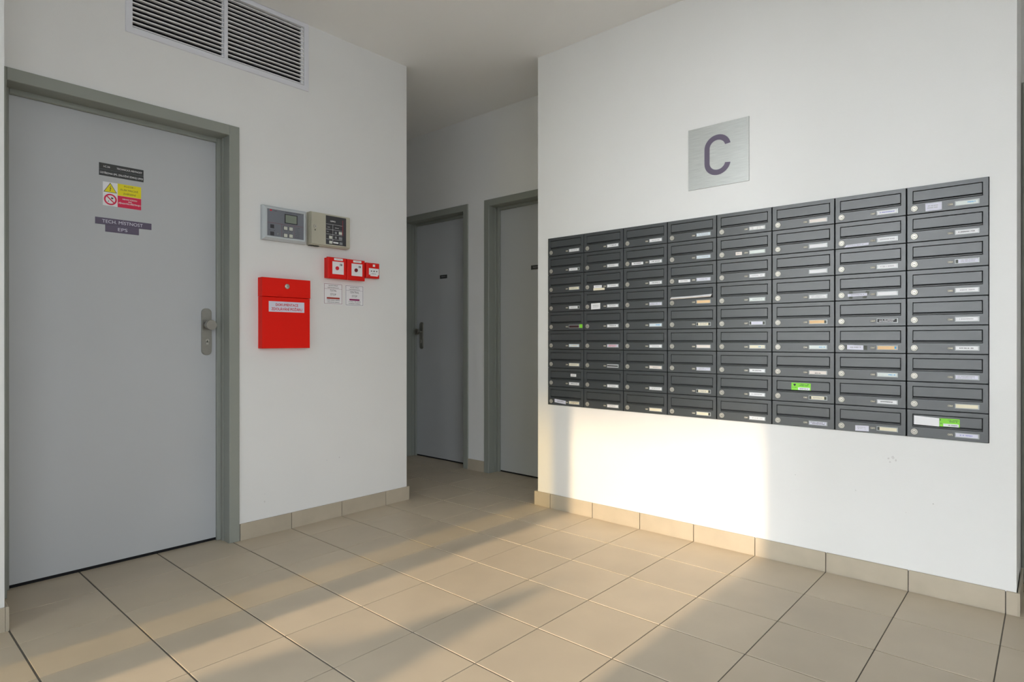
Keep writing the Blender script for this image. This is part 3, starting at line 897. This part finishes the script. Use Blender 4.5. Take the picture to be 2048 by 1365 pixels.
# stickers: number -> list of (name, material, corners (u,v) clockwise from top left, print)
ST_ = {
    8: [('sticker', 'lilac', [(.240, .664), (.445, .664), (.445, .936), (.243, .938)], ('greyink', 2))],
    11: [('sticker', 'white', [(.202, .742), (.466, .752), (.466, .876), (.202, .876)], ('ink', 1))],
    13: [('sticker', 'pink', [(.358, .734), (.474, .736), (.474, .870), (.358, .868)], ('greyink', 1))],
    15: [('sticker', 'lilac', [(.175, .870), (.491, .850), (.491, .939), (.137, .961)], ('greyink', 1))],
    18: [('sticker', 'white', [(.268, .721), (.473, .733), (.473, .862), (.268, .862)], ('greyink', 1)), ('sticker', 'cream', [(.259, .864), (.544, .870), (.544, .985), (.259, .985)], None)],
    20: [('sticker', 'white', [(.239, .748), (.480, .753), (.480, .877), (.239, .877)], ('greyink', 1))],
    26: [('sticker', 'white', [(.198, .637), (.433, .625), (.433, .927), (.198, .942)], ('greyink', 2))],
    31: [('tape_strip', 'tape', [(.212, .655), (.262, .660), (.258, .945), (.212, .940)], None), ('tape_strip', 'tape', [(.455, .665), (.505, .690), (.452, .945), (.400, .935)], None),
         ('sticker', 'lilac', [(.192, .752), (.471, .737), (.471, .848), (.192, .856)], ('greyink', 1))],
    33: [('sticker', 'green', [(.881, .683), (.970, .686), (.970, .876), (.881, .873)], None)],
    47: [('tape_strip', 'tape', [(.161, .705), (.468, .720), (.468, .878), (.161, .862)], None), ('sticker', 'lilac', [(.182, .697), (.417, .716), (.417, .884), (.182, .867)], ('greyink', 1))],
    57: [('flap_sticker', 'white', [(.649, .277), (.802, .285), (.802, .423), (.649, .420)], ('greyink', 1))],
    62: [('flap_sticker', 'green', [(.324, .230), (.633, .240), (.633, .519), (.324, .524)], 'post')],
    65: [('sticker', 'lilac', [(.201, .656), (.517, .727), (.517, .906), (.201, .838)], ('greyink', 1))],
    71: [('sticker', 'lilac', [(.301, .745), (.493, .730), (.493, .934), (.301, .947)], ('greyink', 2))],
    72: [('flap_sticker', 'white', [(.098, .222), (.414, .258), (.414, .550), (.098, .533)], None), ('flap_sticker', 'green', [(.417, .256), (.662, .250), (.662, .531), (.417, .540)], 'post2')],
}
ORD = ['first', 'second', 'third', 'fourth', 'fifth', 'sixth', 'seventh', 'eighth']
ROW = ['top', 'second', 'third', 'fourth', 'middle', 'sixth', 'seventh', 'eighth', 'bottom']
FX = XR - .008
def lp(name, me, parent): return link(name, me, parent)
def quadpoly(cs, y0, y1):
    return MB().poly([(ux(u), uz(v)) for u, v in cs][::-1], y0, y1)
rng = random.Random(11)
for row in range(9):
    for c in range(8):
        num = row * 8 + c + 1
        paper, ink, rows, ends, feat = K[num]
        t = Thing('mailbox', 'dark grey mailbox C%03d, %s row, %s column from the corridor, %s' % (num, ROW[row], ORD[c], feat), 'mailbox',
                  (FX, BY1 - c * CW, BZ1 - (row + 1) * RH), -math.pi / 2, org=(0, 0, 0), group='mailboxes set into the white wall')
        o = t.o
        lp('carcass', me_body, o)
        fp = lp('front_panel', me_front, o)
        fl = lp('letter_flap', me_flap, o)
        if num == 28:
            ang = math.radians(-13)
            zt_ = uz(FL[2]) - .002
            fl.location = (0, -math.sin(-ang) * zt_ * 1.0, zt_ - zt_ * math.cos(ang))
            fl.rotation_euler = (ang, 0, 0)
        lp('rain_lip', me_lip, o)
        lk = lp('lock', me_lock, o)
        lp('keyhole', me_key, lk)
        lp('lock_groove_shade', me_groove, lk)
        hd = lp('name_holder', me_hold, o)
        if num != 22:
            np_ = lp('number_plate', me_numplate, o)
            mb = MB()
            text(mb, 'C%03d' % num, ux(.518), ux(.578), uz(.829), uz(.771), -.0008, .025)
            lp('number', mb.mesh('number', M['tan']), np_)
        # card behind the clear holder
        cx0, cx1, cz0, cz1 = hx0 + .0030, hx1 - .0045, hz0 + .0028, hz1 - .0028
        if 'L' in ends or 'B' in ends:
            mb = MB().box(cx0, cx0 + .008, -.0008, -.0003, cz0 + .0005, cz1 - .0005)
            lp('card_end', mb.mesh('card_end', M['tape']), hd)
            cx0 += .0075
        if 'R' in ends or 'B' in ends:
            mb = MB().box(cx1 - .009, cx1, -.0008, -.0003, cz0 + .0005, cz1 - .0005)
            lp('card_end', mb.mesh('card_end', M['tape']), hd)
            cx1 -= .0085
        j1, j2 = rng.uniform(-.0006, .0006), rng.uniform(-.0006, .0006)
        mb = MB().poly([(cx0, cz0 + j1), (cx1, cz0 + j2), (cx1, cz1 + j2), (cx0, cz1 + j1)], -.0014, -.0003)
        lp('name_card', mb.mesh('name_card', M[paper]), hd)
        mb = MB()
        y = -.0017
        cw = cx1 - cx0
        im = None
        if ink == 'logo':
            marks(mb, cx0 + cw * .52, cx1 - cw * .04, cz0 + .0030, cz1 - .0026, y, rng)
            im = M['blueink']
        elif ink == 'logo2':
            quad(mb, cx1 - cw * .12, cx1 - cw * .02, cz0 + .002, cz1 - .002, y)
            im = M['blueink']
        elif ink == 'inkbar':
            quad(mb, cx0, cx1, cz0 + .0030, cz1 - .0030, y)
            im = M['blackcard']
        elif ink == 'scrawl':
            marks(mb, cx0 + cw * .3, cx0 + cw * .72, cz0 + .0005, cz0 + .0075, y, rng)
            im = M['ink']
        elif ink:
            a = .05 if rows == 2 else .10
            marks(mb, cx0 + cw * a, cx1 - cw * a, cz0 + (.0012 if rows == 2 else .0030), cz1 - (.0010 if rows == 2 else .0030), y, rng, rows)
            im = M[ink]
        if im and mb.f:
            lp('card_print', mb.mesh('card_print', im), hd)
        for q, (nm, mm, cs, prt) in enumerate(ST_.get(num, [])):
            par = fl if nm == 'flap_sticker' else o
            yb = (.0006 if nm == 'flap_sticker' else 0) - .0002 - q * .0004
            s_ = lp(nm, quadpoly(cs, yb - .0004, yb).mesh(nm, M[mm]), par)
            pp = s_ if par is o else fl
            us_, vs_ = [a for a, b in cs], [b for a, b in cs]
            if isinstance(prt, tuple):
                mb = MB()
                du, dv = max(us_) - min(us_), max(vs_) - min(vs_)
                marks(mb, ux(min(us_) + du * .14), ux(max(us_) - du * .15), uz(max(vs_) - dv * .25), uz(min(vs_) + dv * .25), yb - .0007, rng, prt[1])
                lp('sticker_print', mb.mesh('sticker_print', M[prt[0]]), pp)
            elif prt in ('post', 'post2'):
                u0, u1, v0, v1 = min(us_), max(us_), min(vs_), max(vs_)
                du, dv = u1 - u0, v1 - v0
                wq = [(u0 + du * (.35 if prt == 'post' else .19), v0 + dv * .63), (u1 - du * .05, v0 + dv * .63), (u1 - du * .05, v0 + dv * .97), (u0 + du * (.35 if prt == 'post' else .19), v0 + dv * .97)]
                lp('sticker_field', quadpoly(wq, yb - .0006, yb - .0004).mesh('sticker_field', M['white']), pp)
                mb = MB()
                marks(mb, ux(u0 + du * .42), ux(u1 - du * .04), uz(v0 + dv * .46), uz(v0 + dv * .12), yb - .0007, rng, 2)
                marks(mb, ux(u0 + du * .42), ux(u1 - du * .10), uz(v0 + dv * .90), uz(v0 + dv * .72), yb - .0009, rng)
                if prt == 'post':
                    sx, sz = ux(u0 + du * .17), uz(v0 + dv * .30)
                    mb.poly([(sx, sz - .0062), (sx + .0048, sz), (sx + .0048, sz + .0048), (sx - .0048, sz + .0048), (sx - .0048, sz)], yb - .0007, yb - .0004)
                    marks(mb, ux(u0 + du * .04), ux(u0 + du * .30), uz(v0 + dv * .72), uz(v0 + dv * .58), yb - .0007, rng)
                else:
                    quad(mb, ux(u0 + du * .02), ux(u0 + du * .06), uz(v0 + dv * .32), uz(v0 + dv * .10), yb - .0007)
                    marks(mb, ux(u0 + du * .01), ux(u0 + du * .13), uz(v0 + dv * .72), uz(v0 + dv * .58), yb - .0007, rng)
                lp('sticker_print', mb.mesh('sticker_print', M['ink']), pp)

# folded newspaper pushed into the slot of C028
bx, by, bz = FX, BY1 - 3 * CW, BZ1 - 4 * RH
t = Thing('newspaper', 'folded newspaper sticking out of the propped mail slot of C028', 'newspaper', (bx, by, bz), -math.pi / 2, org=(0, 0, 0))
def sheet(z_l, z_r, th, out_l, out_r, u0, u1):
    x0, x1 = ux(u0), ux(u1)
    vs = [(x0, -out_l, z_l), (x1, -out_r, z_r), (x1, .0002, z_r + .010), (x0, .0002, z_l + .010)]
    vs += [(x, y, z + th) for x, y, z in vs]
    return MB().add(vs, [(0, 3, 2, 1), (4, 5, 6, 7), (0, 1, 5, 4), (1, 2, 6, 5), (2, 3, 7, 6), (3, 0, 4, 7)])
t.part('outer_fold', sheet(uz(.640), uz(.600), .0030, .014, .018, .085, .915), M['news'])
t.part('inner_fold', sheet(uz(.605), uz(.545), .0020, .013, .016, .095, .920), M['white'])

# ---------------------------------------------------------------- outside: paving, then added unseen shapes that block the sun
tag(link('pavement', MB().box(-30, XG - .1, -25, 25, -.25, -.04).mesh('pavement', M['paving'])), 'grey paving in front of the glazed entrance', 'pavement', kind='structure')
tag(link('side_pavement', MB().box(XG - .1, 12, -25, YG - .1, -.25, -.04).mesh('side_pavement', M['paving'])), 'grey paving beside the glazed lobby side', 'pavement', kind='structure')
bxm = -18.0
bzm = .56 + (XR - bxm + 2) * math.tan(math.radians(SUN_EL))
t = Thing('sun_block_deck', 'added unseen concrete deck that shades the upper mailbox wall', 'sun_blocker', (bxm - 1, 3, -.04), kind='structure')  # added deck, cuts off the sun with a soft upper edge
t.part('deck', MB().box(bxm - 2, bxm, -9, 14, bzm, bzm + .9), M['facade'])
for y in (-7.5, 12.5):
    t.part('pier', MB().box(bxm - 1.4, bxm - .6, y - .4, y + .4, -.04, bzm), M['facade'])
t = Thing('sun_block_house', 'added unseen rendered block that keeps the sun off one lobby side', 'sun block', (-9, -3, 0))  # added out of view to hold back the sun on one side
t.part('wall', MB().box(-11, -8, -8, .9, -.04, 4.9), M['facade'])
t.part('roof_slab', MB().box(-11.1, -7.95, -8.1, .92, 4.9, 5.0), M['mullion'])
t = Thing('shadow_shrub', 'added leafy cone, out of view, that casts the wedge shadow', 'shadow_shrub', (-3.5, 1.66, -.04))  # added out of view, shaped to throw the wedge shadow on the floor
prof = [(-.04, 1.67, .02), (.05, 1.67, .10), (.3, 1.67, .34), (.7, 1.68, .38), (1.1, 1.68, .32), (1.4, 1.67, .25), (1.54, 1.665, .22), (1.62, 1.655, .19), (1.69, 1.61, .13), (1.78, 1.60, .10), (1.88, 1.565, .055), (1.97, 1.54, .02), (2.0, 1.535, .004)]
vs, fs = [], []
n = 28
rs = random.Random(5)
for z, yc, r in prof:
    for q in range(n):
        a = 2 * math.pi * q / n
        rr_ = r * (1 + rs.uniform(-.10, .10))
        vs.append((-3.5 + rr_ * math.cos(a), yc + rr_ * math.sin(a), z + rs.uniform(-.01, .01)))
for p in range(len(prof) - 1):
    for q in range(n):
        j = (q + 1) % n
        fs.append((p * n + q, p * n + j, (p + 1) * n + j, (p + 1) * n + q))
fs.append(tuple(range(n - 1, -1, -1)))
fs.append(tuple((len(prof) - 1) * n + q for q in range(n)))
t.part('foliage', MB().add(vs, fs), M['shadow_shrub'])
